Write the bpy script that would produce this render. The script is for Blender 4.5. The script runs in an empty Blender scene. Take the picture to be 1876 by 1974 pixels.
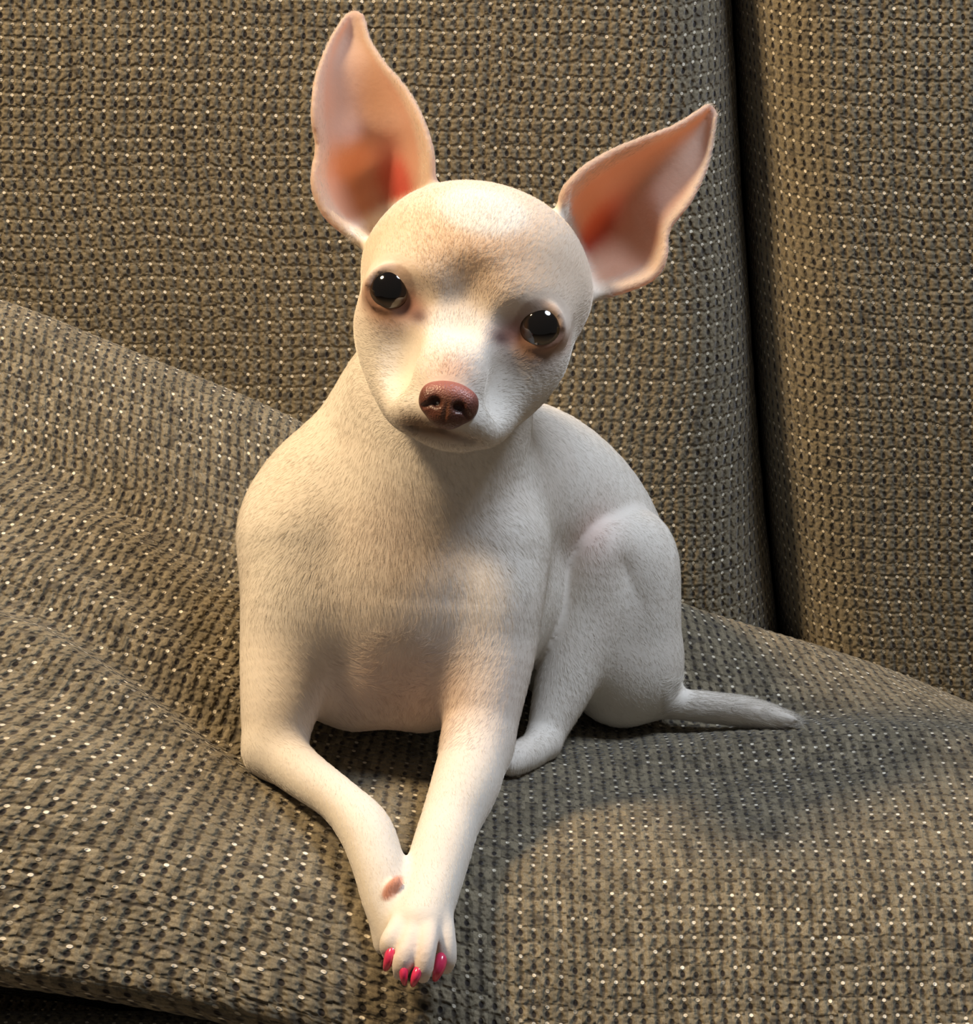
import bpy, math, random
import numpy as np
from mathutils import Vector, Matrix, kdtree

# ------------------------------------------------------------------ camera, world, lights, exposure
sc = bpy.context.scene
PITCH = math.radians(25.0)
CAM = np.array([0.0, 0.0, 1.0])
FPX = 5000.0                                   # focal length in pixels of the 1876 x 1974 frame
cam_data = bpy.data.cameras.new('camera')
cam = bpy.data.objects.new('camera', cam_data)
sc.collection.objects.link(cam)
cam.location = CAM
cam.rotation_euler = (math.radians(90) - PITCH, 0, 0)
cam_data.sensor_fit = 'HORIZONTAL'
cam_data.sensor_width = 36.0
cam_data.lens = FPX / 1876.0 * 36.0
cam_data.clip_start = 0.01
sc.camera = cam

world = bpy.data.worlds.new('world')
sc.world = world
world.use_nodes = True
bg = world.node_tree.nodes['Background']
bg.inputs['Color'].default_value = (1.0, 0.92, 0.82, 1)
bg.inputs['Strength'].default_value = 0.085


def area_light(name, loc, target, size, power, color):
    ld = bpy.data.lights.new(name, 'AREA')
    ld.shape = 'DISK'
    ld.size = size
    ld.energy = power
    ld.color = color
    o = bpy.data.objects.new(name, ld)
    sc.collection.objects.link(o)
    o.location = loc
    o.rotation_euler = (Vector(target) - Vector(loc)).to_track_quat('-Z', 'Y').to_euler()
    return o


area_light('warm_lamp_light', (-0.72, 0.92, 1.66), (0, 0.95, 0.6), 0.24, 25.0, (1.0, 0.73, 0.43))
area_light('window_light', (0.62, 0.96, 1.78), (0, 0.95, 0.55), 0.45, 16.0, (0.78, 0.87, 1.0))

sc.view_settings.view_transform = 'Standard'
sc.view_settings.look = 'None'
sc.view_settings.gamma = 1.0
sc.view_settings.use_curve_mapping = False
sc.view_settings.exposure = 0.0
sc.cycles.max_bounces = 4
sc.cycles.diffuse_bounces = 3
sc.cycles.glossy_bounces = 2
sc.cycles.transmission_bounces = 2

# ------------------------------------------------------------------ helpers
CP, SP = math.cos(PITCH), math.sin(PITCH)
RNG = np.random.default_rng(7)


def cam_pt(px, py, d):
    """camera frame (right, up, depth) in metres"""
    return np.array([(px - 938.0) * d / FPX, (987.0 - py) * d / FPX, d])


def to_world(p):
    p = np.asarray(p, dtype=np.float64)
    x, v, d = p[..., 0], p[..., 1], p[..., 2]
    return np.stack([x + CAM[0], d * CP + v * SP + CAM[1], -d * SP + v * CP + CAM[2]], -1)


def dir_world(p):
    return to_world(p) - CAM


def mesh_obj(name, verts, faces, mat=None, parent=None, smooth=True):
    me = bpy.data.meshes.new(name)
    verts = np.asarray(verts, dtype=np.float32)
    faces = np.asarray(faces, dtype=np.int32)
    k = faces.shape[1]
    me.vertices.add(len(verts))
    me.vertices.foreach_set('co', verts.ravel())
    me.loops.add(faces.size)
    me.loops.foreach_set('vertex_index', faces.ravel())
    me.polygons.add(len(faces))
    me.polygons.foreach_set('loop_start', np.arange(0, faces.size, k, dtype=np.int32))
    if smooth:
        me.polygons.foreach_set('use_smooth', np.ones(len(faces), dtype=bool))
    me.update(calc_edges=True)
    me.validate()
    o = bpy.data.objects.new(name, me)
    sc.collection.objects.link(o)
    if mat:
        me.materials.append(mat)
    if parent:
        o.parent = parent
        o.matrix_parent_inverse = parent.matrix_world.inverted()
    return o


def tag(o, label=None, cat=None, group=None, kind=None):
    if label: o['label'] = label
    if cat: o['category'] = cat
    if group: o['group'] = group
    if kind: o['kind'] = kind
    return o


class NT:
    """small node-tree writer"""
    def __init__(self, name):
        self.mat = bpy.data.materials.new(name)
        self.mat.use_nodes = True
        self.t = self.mat.node_tree
        self.bsdf = self.t.nodes['Principled BSDF']
        self.out = self.t.nodes['Material Output']

    def n(self, typ, **kw):
        nd = self.t.nodes.new(typ)
        for k, v in kw.items():
            setattr(nd, k, v)
        return nd

    def put(self, sock, v):
        if isinstance(v, bpy.types.NodeSocket):
            self.t.links.new(v, sock)
        elif v is not None:
            sock.default_value = v

    def m(self, op, a, b=None, c=None, clamp=False):
        nd = self.n('ShaderNodeMath', operation=op, use_clamp=clamp)
        self.put(nd.inputs[0], a)
        if b is not None: self.put(nd.inputs[1], b)
        if c is not None: self.put(nd.inputs[2], c)
        return nd.outputs[0]

    def mix(self, f, a, b):
        nd = self.n('ShaderNodeMix', data_type='RGBA')
        self.put(nd.inputs[0], f)
        self.put(nd.inputs[6], a if not isinstance(a, tuple) else (*a, 1)[:4])
        self.put(nd.inputs[7], b if not isinstance(b, tuple) else (*b, 1)[:4])
        return nd.outputs[2]

    def noise(self, vec, scale, detail=2.0, rough=0.5, dim3=False):
        nd = self.n('ShaderNodeTexNoise', noise_dimensions='3D' if vec is None or dim3 else '2D')
        if vec is not None: self.put(nd.inputs['Vector'], vec)
        nd.inputs['Scale'].default_value = scale
        nd.inputs['Detail'].default_value = detail
        nd.inputs['Roughness'].default_value = rough
        return nd.outputs['Fac']

    def comb(self, x, y, z=0.0):
        nd = self.n('ShaderNodeCombineXYZ')
        self.put(nd.inputs[0], x); self.put(nd.inputs[1], y); self.put(nd.inputs[2], z)
        return nd.outputs[0]

    def white(self, vec):
        nd = self.n('ShaderNodeTexWhiteNoise', noise_dimensions='3D')
        self.put(nd.inputs['Vector'], vec)
        return nd.outputs['Value']

    def smooth(self, x, lo, hi):
        nd = self.n('ShaderNodeMapRange', interpolation_type='SMOOTHSTEP')
        self.put(nd.inputs[0], x)
        nd.inputs[1].default_value = lo
        nd.inputs[2].default_value = hi
        nd.inputs[3].default_value = 0.0
        nd.inputs[4].default_value = 1.0
        return nd.outputs[0]


# ------------------------------------------------------------------ materials
def weave_material(name, dots, crack, nub):
    T = NT(name)
    uv = T.n('ShaderNodeUVMap', uv_map='UVMap').outputs[0]
    sep = T.n('ShaderNodeSeparateXYZ')
    T.put(sep.inputs[0], uv)
    U, V = sep.outputs[0], sep.outputs[1]
    u = T.m('DIVIDE', U, 0.0049)
    v = T.m('DIVIDE', V, 0.0060)
    cu = T.m('FLOOR', u)
    fu = T.m('FRACT', u)
    colr = T.white(T.comb(cu, 11.3, 0.0))
    v = T.m('ADD', v, T.m('MULTIPLY', colr, 0.16))
    cv = T.m('FLOOR', v)
    fv = T.m('FRACT', v)
    cell = T.comb(cu, cv, 0.0)
    r1 = T.white(cell)
    r2 = T.white(T.comb(cu, cv, 5.0))
    r3 = T.white(T.comb(cu, cv, 9.0))

    def ell(cx, cy, rx, ry, soft):
        dx = T.m('DIVIDE', T.m('SUBTRACT', fu, cx), rx)
        dy = T.m('DIVIDE', T.m('SUBTRACT', fv, cy), ry)
        q = T.m('ADD', T.m('MULTIPLY', dx, dx), T.m('MULTIPLY', dy, dy))
        s = T.smooth(q, 1.0 - soft, 1.0 + soft)
        return T.m('SUBTRACT', 1.0, s)

    jit = T.m('MULTIPLY', T.m('SUBTRACT', T.noise(uv, 560.0, 0), 0.5), 0.55)
    a_ = T.m('ADD', T.m('MULTIPLY', T.m('ABSOLUTE', T.m('SUBTRACT', fu, 0.5)), 2.0), jit)
    vb = T.m('FRACT', T.m('ADD', v, T.m('ADD', 0.6, T.m('MULTIPLY', T.m('SUBTRACT', T.white(T.comb(cu, 3.0, 2.0)), 0.5), 0.3))))
    b_ = T.m('ADD', T.m('MULTIPLY', T.m('ABSOLUTE', T.m('SUBTRACT', vb, 0.5)), 2.0), jit)
    nubh = T.m('MULTIPLY', T.smooth(a_, -0.05, 0.75), T.smooth(b_, -0.15, 0.55))
    hole = T.m('MULTIPLY', ell(0.5, 0.34, 0.17, 0.20, 0.6), T.m('ADD', 0.45, T.m('MULTIPLY', r1, 0.75)), clamp=True)
    gr_u = T.m('SUBTRACT', 1.0, T.smooth(a_, 0.02, 0.30))
    gr_v = T.m('MULTIPLY', T.m('SUBTRACT', 1.0, T.smooth(b_, -0.02, 0.24)), T.smooth(r3, 0.15, 0.85))
    hole2 = T.m('MULTIPLY', T.m('MAXIMUM', gr_v, T.m('MULTIPLY', gr_u, 0.7)), crack)
    dot = T.m('MULTIPLY', ell(0.5, 0.78, 0.15, 0.125, 0.5), T.smooth(r2, dots, dots + 0.5))
    fine = T.noise(uv, 1700.0, 1, 0.6)
    mid = T.noise(uv, 270.0, 1)
    cord = T.mix(fine, (0.130, 0.110, 0.073), (0.300, 0.255, 0.175))
    cord = T.mix(T.m('MULTIPLY', T.smooth(mid, 0.40, 0.7), 0.35), cord, (0.195, 0.172, 0.118))
    # a darker slub here and there
    slub = T.m('MULTIPLY', T.smooth(T.noise(uv, 150.0, 0), 0.68, 0.80), 0.6)
    cord = T.mix(slub, cord, (0.075, 0.066, 0.055))
    # the groove between two cords
    edge = T.m('SUBTRACT', 1.0, T.smooth(T.m('ABSOLUTE', T.m('SUBTRACT', fu, 0.5)), 0.02, 0.30))
    col = T.mix(T.m('MULTIPLY', edge, 0.30), cord, (0.105, 0.085, 0.058))
    col = T.mix(hole2, col, (0.045, 0.036, 0.026))
    col = T.mix(hole, col, (0.022, 0.017, 0.016))
    bright = T.mix(r3, (0.62, 0.55, 0.42), (0.92, 0.86, 0.72))
    col = T.mix(dot, col, bright)
    if crack > 0.9:      # every stitch of the used cloth has its own tone
        tone = T.m('ADD', 0.62, T.m('MULTIPLY', T.white(T.comb(cu, cv, 21.0)), 0.48))
        hs = T.n('ShaderNodeHueSaturation')
        T.put(hs.inputs['Color'], col)
        T.put(hs.inputs['Value'], tone)
        col = hs.outputs[0]
    T.put(T.bsdf.inputs['Base Color'], col)
    T.put(T.bsdf.inputs['Roughness'], T.m('SUBTRACT', 0.92, T.m('MULTIPLY', dot, 0.5)))
    T.bsdf.inputs['Specular IOR Level'].default_value = 0.25
    T.bsdf.inputs['Sheen Weight'].default_value = 0.15
    T.bsdf.inputs['Sheen Roughness'].default_value = 0.5
    # relief: round cords, recessed holes, raised bright stitches
    h = T.m('MULTIPLY', nubh, 0.5 + 0.7 * nub)
    h = T.m('SUBTRACT', h, T.m('MULTIPLY', hole, 0.7))
    h = T.m('ADD', h, T.m('MULTIPLY', dot, 0.6))
    h = T.m('ADD', h, T.m('MULTIPLY', jit, 0.2 + 1.1 * nub))
    bp = T.n('ShaderNodeBump')
    bp.inputs['Strength'].default_value = 0.7
    bp.inputs['Distance'].default_value = 0.0011
    T.put(bp.inputs['Height'], h)
    T.put(T.bsdf.inputs['Normal'], bp.outputs[0])
    return T.mat


def plain_material(name, color, rough=0.8, noise=0.15, scale=40.0, bump=0.0):
    T = NT(name)
    tc = T.n('ShaderNodeTexCoord').outputs['Object']
    f = T.noise(tc, scale, 4, dim3=True)
    a = tuple(c * (1 - noise) for c in color)
    b = tuple(c * (1 + noise) for c in color)
    T.put(T.bsdf.inputs['Base Color'], T.mix(f, a, b))
    T.bsdf.inputs['Roughness'].default_value = rough
    if bump:
        bp = T.n('ShaderNodeBump')
        bp.inputs['Strength'].default_value = bump
        bp.inputs['Distance'].default_value = 0.001
        T.put(bp.inputs['Height'], f)
        T.put(T.bsdf.inputs['Normal'], bp.outputs[0])
    return T.mat


WEAVE = weave_material('woven_upholstery', 0.05, 0.40, 0.5)
WEAVE_SEAT = weave_material('woven_upholstery_used', 0.32, 0.95, 1.0)     # flattened by use: fewer bright stitches, coarser nubs


# ------------------------------------------------------------------ the room
def box(name, lo, hi, mat, parent=None, bevel=0.0):
    lo, hi = np.array(lo, float), np.array(hi, float)
    v = np.array([[(lo, hi)[i][0], (lo, hi)[j][1], (lo, hi)[k][2]] for i in (0, 1) for j in (0, 1) for k in (0, 1)])
    f = [(0, 1, 3, 2), (4, 6, 7, 5), (0, 4, 5, 1), (2, 3, 7, 6), (0, 2, 6, 4), (1, 5, 7, 3)]
    o = mesh_obj(name, v, f, mat, parent, smooth=False)
    if bevel:
        m = o.modifiers.new('bevel', 'BEVEL')
        m.width = bevel
        m.segments = 4
    return o


FLOOR = plain_material('floor_carpet', (0.30, 0.24, 0.18), 0.95, 0.2, 300.0, 0.4)
WALL = plain_material('wall_paint', (0.62, 0.55, 0.45), 0.9, 0.04, 8.0)
tag(box('floor', (-2.2, -1.2, -0.05), (2.2, 1.75, 0.0), FLOOR), 'beige carpet under the sofa', kind='structure')
tag(box('wall_back', (-2.2, 1.75, -0.05), (2.2, 1.85, 2.5), WALL), 'plain beige wall behind the sofa', kind='structure')


# ------------------------------------------------------------------ the sofa
def blur1(a, axis, sig):
    r = int(max(1, math.ceil(sig * 3)))
    k = np.exp(-0.5 * (np.arange(-r, r + 1) / sig) ** 2)
    k /= k.sum()
    pad = [(0, 0)] * a.ndim
    pad[axis] = (r, r)
    b = np.pad(a, pad, mode='reflect', reflect_type='odd')
    out = np.zeros_like(a)
    n = a.shape[axis]
    for i, w in enumerate(k):
        sl = [slice(None)] * a.ndim
        sl[axis] = slice(i, i + n)
        out += w * b[tuple(sl)]
    return out


def grid_normals(P):
    du = np.gradient(P, axis=1)
    dv = np.gradient(P, axis=0)
    n = np.cross(du, dv)
    return n / np.maximum(np.linalg.norm(n, axis=-1, keepdims=True), 1e-12)


def relief(P, U, V, amp=0.00016):
    """rounded cords as real relief of the cloth"""
    n = grid_normals(P)
    h = amp * np.cos(2 * np.pi * U / 0.0049) + 0.35 * amp * np.cos(2 * np.pi * V / 0.0060)
    return P + n * h[..., None]


def cushion(name, P, U, V, back_shift, flip=False, mat=None):
    """a grid surface (rows x cols x 3), closed by a ring pushed by back_shift and a cap"""
    R, C = P.shape[:2]
    verts = P.reshape(-1, 3)
    idx = np.arange(R * C).reshape(R, C)
    q = np.stack([idx[:-1, :-1], idx[:-1, 1:], idx[1:, 1:], idx[1:, :-1]], -1).reshape(-1, 4)
    loop = np.concatenate([idx[0, :-1], idx[:-1, -1], idx[-1, :0:-1], idx[:0:-1, 0]])
    ring = verts[loop] + np.array(back_shift)
    n0 = len(verts)
    ridx = n0 + np.arange(len(loop))
    side = np.stack([loop, ridx, np.roll(ridx, -1), np.roll(loop, -1)], -1)
    centre = ring.mean(0)
    cidx = n0 + len(loop)
    allv = np.concatenate([verts, ring, centre[None]])
    cap = np.stack([ridx, np.full(len(loop), cidx), np.full(len(loop), cidx), np.roll(ridx, -1)], -1)
    faces = np.concatenate([q, side])
    if flip:
        faces = faces[:, ::-1]
    me = bpy.data.meshes.new(name)
    capt = cap[:, [0, 1, 3]]
    if flip:
        capt = capt[:, ::-1]
    nl = faces.size + capt.size
    me.vertices.add(len(allv))
    me.vertices.foreach_set('co', allv.astype(np.float32).ravel())
    me.loops.add(nl)
    li = np.concatenate([faces.ravel(), capt.ravel()]).astype(np.int32)
    me.loops.foreach_set('vertex_index', li)
    me.polygons.add(len(faces) + len(capt))
    ls = np.concatenate([np.arange(len(faces)) * 4, faces.size + np.arange(len(capt)) * 3]).astype(np.int32)
    me.polygons.foreach_set('loop_start', ls)
    me.polygons.foreach_set('use_smooth', np.ones(len(ls), dtype=bool))
    me.update(calc_edges=True)
    uvv = np.concatenate([np.stack([U, V], -1).reshape(-1, 2),
                          np.stack([U, V], -1).reshape(-1, 2)[loop] + np.array([0.0, 0.1]), [[0, 0]]])
    lay = me.uv_layers.new(name='UVMap')
    lay.data.foreach_set('uv', uvv[li].astype(np.float32).ravel())
    me.materials.append(mat or WEAVE)
    o = bpy.data.objects.new(name, me)
    sc.collection.objects.link(o)
    return o


def resample(tab, xs, xq):
    """linear interpolation of tab (n x m) along axis 0"""
    return np.stack([np.interp(xq, xs, tab[:, j]) for j in range(tab.shape[1])], 1)


def ridge(X, Y, pts, amp, width):
    """smooth ridge along a polyline in plan"""
    best = np.full(X.shape, 1e9)
    L = len(pts) - 1
    par = np.zeros(X.shape)
    for i in range(L):
        a, b = np.array(pts[i]), np.array(pts[i + 1])
        ab = b - a
        t = np.clip(((X - a[0]) * ab[0] + (Y - a[1]) * ab[1]) / (ab @ ab), 0, 1)
        d = np.hypot(X - a[0] - t * ab[0], Y - a[1] - t * ab[1])
        m = d < best
        best = np.where(m, d, best)
        par = np.where(m, (i + t) / L, par)
    return amp * np.exp(-(best / width) ** 2) * np.sin(np.pi * np.clip(par * 0.9 + 0.05, 0, 1)) ** 0.5


STEP = 0.0011
# seat: rows run from under the front edge, over the top, to behind the back cushions
SX = np.array([-.52, -.30, -.21, -.15, -.09, -.03, .02, .07, .12, .18, .23, .32, .50])
ROWS = [
    # (y, z for every column)
    (.800, [.450, .452, .453, .444, .430, .405, .392, .390, .390, .390, .390, .390, .390]),
    (.764, [.456, .458, .460, .451, .438, .414, .402, .400, .398, .398, .398, .398, .398]),
    (.752, [.472, .475, .478, .468, .455, .438, .430, .426, .424, .422, .420, .420, .420]),
    (.768, [.474, .479, .484, .478, .467, .453, .440, .436, .434, .432, .430, .430, .430]),
    (.787, [.500, .506, .506, .500, .484, .467, .456, .452, .450, .448, .446, .444, .442]),
    (.820, [.530, .533, .530, .518, .490, .476, .471, .468, .468, .466, .463, .460, .459]),
    (.870, [.550, .548, .541, .520, .483, .476, .470, .466, .468, .470, .466, .460, .456]),
    (.920, [.570, .567, .557, .536, .503, .475, .460, .456, .461, .467, .460, .450, .445]),
    (.970, [.595, .590, .573, .550, .523, .485, .457, .449, .453, .455, .447, .435, .430]),
    (1.03, [.634, .630, .615, .589, .563, .530, .505, .482, .460, .443, .418, .395, .385]),
    (1.062, [.634, .630, .614, .586, .558, .522, .498, .472, .450, .430, .405, .385, .375]),
    (1.075, [.58, .576, .563, .542, .520, .492, .468, .442, .420, .400, .380, .365, .355]),
]


def build_seat():
    xq = np.arange(-.50, .50 + STEP, STEP)
    ys = np.array([r[0] for r in ROWS])
    zs = np.array([r[1] for r in ROWS])
    # parameter along the profile: arc length of the middle column
    t = np.concatenate([[0], np.cumsum(np.hypot(np.diff(ys), np.diff(zs[:, 5])))])
    tq = np.arange(0, t[-1], STEP)
    Y = np.interp(tq, t, ys)[:, None] * np.ones(len(xq))[None]
    Z = resample(zs, t, tq)
    Z = resample(Z.T, SX, xq).T
    sig = 0.011 / STEP
    Y = blur1(Y, 0, sig)
    Z = blur1(blur1(Z, 0, sig), 1, 0.016 / STEP)
    X = np.ones(len(tq))[:, None] * xq[None]
    top = np.clip((tq - 0.10) / 0.05, 0, 1)[:, None]
    # folds of the loose cover
    F = np.zeros_like(X)
    F += ridge(X, Y, [(-.26, .985), (-.17, .975), (-.10, .955)], -.0035, .010)
    F += ridge(X, Y, [(-.24, .955), (-.15, .948), (-.09, .918)], .0045, .014)
    F += ridge(X, Y, [(-.26, .888), (-.17, .880), (-.12, .862), (-.085, .845)], .0075, .014)
    F += ridge(X, Y, [(-.26, .906), (-.17, .900), (-.11, .880), (-.085, .868)], -.0060, .011)
    F += ridge(X, Y, [(-.20, .930), (-.12, .905), (-.08, .885)], .003, .010)
    F += ridge(X, Y, [(.035, .905), (.07, .925), (.11, .932), (.16, .935), (.24, .925)], .005, .018)
    F += ridge(X, Y, [(.05, .966), (.10, .968), (.16, .972)], -.004, .013)
    rnd = blur1(blur1(RNG.standard_normal(X.shape), 0, 16), 1, 26)
    F += rnd / rnd.std() * 0.0011
    Z = Z + F * top
    P = np.stack([X, Y, Z], -1)
    V = np.concatenate([np.zeros((1, X.shape[1])), np.cumsum(np.linalg.norm(np.diff(P, axis=0), axis=-1), 0)], 0)
    V = blur1(V, 1, 20)
    V = V - V[-1:, :].mean() * 0
    dU = np.concatenate([np.zeros((X.shape[0], 1)), np.cumsum(np.linalg.norm(np.diff(P, axis=1), axis=-1), 1)], 1)
    U = dU - dU[:, [len(xq) // 2]]
    U = blur1(U, 0, 20)
    # the weave swings a little: rows of stitches lean to the left in front on the left side
    U = U + 0.22 * np.clip(-X - 0.02, 0, 0.3) * np.clip(0.93 - Y, -0.05, 0.2) / 0.1
    for sg, am in ((24, 0.0010), (7, 0.00030)):
        wob = blur1(blur1(RNG.standard_normal(X.shape), 0, sg), 1, sg)
        U = U + wob / wob.std() * am
        wob = blur1(blur1(RNG.standard_normal(X.shape), 0, sg), 1, sg)
        V = V + wob / wob.std() * am * 0.9
    P = relief(P, U, V)
    o = cushion('seat_cushion', P, U, V, (0, 0, -.02), mat=WEAVE_SEAT)
    tag(o, 'puffy taupe woven sofa seat cushion that the dog is lying on', 'cushion', 'loose sofa cushions')
    return o


def build_back(name, x0, x1, seam_left, seam_right, label):
    """upright cushion; seam_* are functions of height giving the edge, or None for a free end"""
    zb, zt = 0.36, 0.98
    s = np.arange(0, 1 + 1e-6, STEP / (x1 - x0))
    t = np.arange(zb, zt, STEP)
    Zg = t[:, None] * np.ones(len(s))[None]
    L = seam_left(t)[:, None]
    R = seam_right(t)[:, None]
    X = L + (R - L) * s[None]
    dl = X - L
    dr = R - X

    def roll(d, r):
        q = np.clip(1 - d / r, 0, 1)
        return r * (1 - np.sqrt(np.clip(1 - q ** 2.2, 0, 1)))
    lean = 0.16
    Y = 1.045 + lean * (Zg - 0.46) - 0.012 * np.sin(np.pi * np.clip((Zg - .36) / .62, 0, 1))
    Y = Y + roll(dl, 0.045) * 1.2 + roll(dr, 0.045) * 1.2 + roll(zt - Zg, 0.08)
    rnd = blur1(blur1(RNG.standard_normal(X.shape), 0, 24), 1, 24)
    Y = Y + rnd / rnd.std() * 0.0012
    P = np.stack([X, Y, Zg], -1)
    U = np.concatenate([np.zeros((X.shape[0], 1)), np.cumsum(np.linalg.norm(np.diff(P, axis=1), axis=-1), 1)], 1)
    V = np.concatenate([np.zeros((1, X.shape[1])), np.cumsum(np.linalg.norm(np.diff(P, axis=0), axis=-1), 0)], 0)
    V = V.mean(1)[:, None] + 0 * V
    for sg, am in ((30, 0.0006), (7, 0.00022)):
        wob = blur1(blur1(RNG.standard_normal(X.shape), 0, sg), 1, sg)
        U = U + wob / wob.std() * am
        wob = blur1(blur1(RNG.standard_normal(X.shape), 0, sg), 1, sg)
        V = V + wob / wob.std() * am
    V = V + 0.02 * (X - L.mean()) - 0.0
    P = relief(P, U, V)
    o = cushion(name, P, U, V, (0, .07, 0))
    tag(o, label, 'cushion', 'loose sofa cushions')
    return o


build_seat()
seam_x = lambda z: 0.108 + 0.030 * (0.72 - z) / 0.26 + 0.004 * np.sin(9 * z)
build_back('back_cushion', -.55, .12, lambda z: -.55 + 0 * z, lambda z: seam_x(z) - 0.0010,
           'wide taupe woven back cushion right behind the dog')
build_back('back_cushion', .12, .56, lambda z: seam_x(z) + 0.0010, lambda z: .56 + 0 * z,
           'taupe woven back cushion at the right edge, beyond the dark seam')

DARKWOOD = plain_material('sofa_foot_wood', (0.06, 0.04, 0.03), 0.5, 0.3, 60.0)
frame = bpy.data.objects.new('sofa_frame', None)
sc.collection.objects.link(frame)
frame.location = (0, 1.05, 0)
bpy.context.view_layer.update()
tag(frame, 'taupe upholstered sofa base below the seat cushion', 'sofa')


def weave_box(name, lo, hi, parent, r=0.015):
    o = box(name, lo, hi, WEAVE, parent, r)
    me = o.data
    lay = me.uv_layers.new(name='UVMap')
    for poly in me.polygons:
        for l in poly.loop_indices:
            c = me.vertices[me.loops[l].vertex_index].co
            n = poly.normal
            if abs(n.z) > .5: uv = (c.x, c.y)
            elif abs(n.y) > .5: uv = (c.x, c.z)
            else: uv = (c.y, c.z)
            lay.data[l].uv = uv
    return o


weave_box('front_rail', (-.75, .728, .10), (.75, .790, .436), frame)
weave_box('seat_deck', (-.75, .79, .20), (.75, 1.14, .325), frame)
weave_box('back_panel', (-.75, 1.27, .10), (.75, 1.40, .95), frame)
weave_box('armrest', (-.90, .73, .10), (-.755, 1.40, .66), frame, 0.05)
weave_box('armrest', (.755, .73, .10), (.90, 1.40, .66), frame, 0.05)
for fx in (-.82, .82):
    for fy in (.80, 1.33):
        box('foot', (fx - .03, fy - .03, 0.0), (fx + .03, fy + .03, .10), DARKWOOD, frame, 0.006)


# ------------------------------------------------------------------ the dog: one body surface from a distance field
VOX = 0.00115
LO = np.array([-0.105, -0.200, 0.855])          # camera-aligned box around the dog (right, up, depth)
HI = np.array([0.150, 0.205, 1.185])
NG = np.ceil((HI - LO) / VOX).astype(int)
FIELD = np.full(tuple(NG), 0.03, dtype=np.float32)
AX = [LO[i] + VOX * np.arange(NG[i]) for i in range(3)]


def sub(lo, hi):
    a = np.clip(np.floor((lo - LO) / VOX).astype(int), 0, NG - 1)
    b = np.clip(np.ceil((hi - LO) / VOX).astype(int) + 1, 1, NG)
    sl = tuple(slice(a[i], b[i]) for i in range(3))
    X = (AX[0][sl[0]][:, None, None]).astype(np.float32)
    Y = (AX[1][sl[1]][None, :, None]).astype(np.float32)
    Z = (AX[2][sl[2]][None, None, :]).astype(np.float32)
    return sl, X, Y, Z


def smin(a, b, k):
    h = np.maximum(k - np.abs(a - b), 0) / k
    return np.minimum(a, b) - h * h * k * 0.25


def smax(a, b, k):
    h = np.maximum(k - np.abs(a - b), 0) / k
    return np.maximum(a, b) + h * h * k * 0.25


def put(sl, d, k, cut=False):
    if cut:
        FIELD[sl] = smax(FIELD[sl], -d, k)
    else:
        FIELD[sl] = smin(FIELD[sl], d, k)


def rot_axes(roll=0.0, yaw=0.0, pitch=0.0):
    """columns = local axes (x right, y up, z away) in camera frame; roll > 0 turns clockwise as seen"""
    r, y, p = map(math.radians, (roll, yaw, pitch))
    Rz = np.array([[math.cos(r), math.sin(r), 0], [-math.sin(r), math.cos(r), 0], [0, 0, 1]])
    Ry = np.array([[math.cos(y), 0, math.sin(y)], [0, 1, 0], [-math.sin(y), 0, math.cos(y)]])
    Rx = np.array([[1, 0, 0], [0, math.cos(p), -math.sin(p)], [0, math.sin(p), math.cos(p)]])
    return Rz @ Ry @ Rx


def ell_raw(c, r, A, k, cut=False):
    c = np.asarray(c, float)
    r = np.asarray(r, float)
    ext = np.sqrt(((A * r[None, :]) ** 2).sum(1)) + k + 0.004
    sl, X, Y, Z = sub(c - ext, c + ext)
    dx, dy, dz = X - c[0], Y - c[1], Z - c[2]
    k0 = 0
    k1 = 0
    for i in range(3):
        q = dx * np.float32(A[0, i]) + dy * np.float32(A[1, i]) + dz * np.float32(A[2, i])
        k0 = k0 + (q / np.float32(r[i])) ** 2
        k1 = k1 + (q / np.float32(r[i] ** 2)) ** 2
    k0 = np.sqrt(k0)
    k1 = np.sqrt(k1)
    d = k0 * (k0 - 1) / np.maximum(k1, 1e-6)
    put(sl, d.astype(np.float32), k, cut)


def D(z):
    return 1.0 + z / 100.0


def C3(px, py, z):
    return cam_pt(px, py, D(z))


PXM = 1.0 / FPX


def ell(px, py, z, rx, ry, rz, k=40, roll=0, yaw=0, pitch=0, cut=False):
    """ellipsoid: centre in picture position + depth (cm), radii and blend in px (0.2 mm)"""
    s = PXM * D(z)
    ell_raw(C3(px, py, z), np.array([rx, ry, rz]) * s, rot_axes(roll, yaw, pitch), k * s, cut)


def cone_raw(a, b, ra, rb, k, cut=False):
    a = np.asarray(a, float)
    b = np.asarray(b, float)
    m = max(ra, rb) + k + 0.004
    sl, X, Y, Z = sub(np.minimum(a, b) - m, np.maximum(a, b) + m)
    ab = b - a
    L2 = float(ab @ ab) + 1e-12
    t = ((X - a[0]) * ab[0] + (Y - a[1]) * ab[1] + (Z - a[2]) * ab[2]) / L2
    # shift along the axis so the slanted wall is a true cone
    t = np.clip(t, 0, 1).astype(np.float32)
    d = np.sqrt((X - a[0] - t * ab[0]) ** 2 + (Y - a[1] - t * ab[1]) ** 2 + (Z - a[2] - t * ab[2]) ** 2) - (ra + (rb - ra) * t)
    put(sl, d.astype(np.float32), k, cut)


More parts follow.
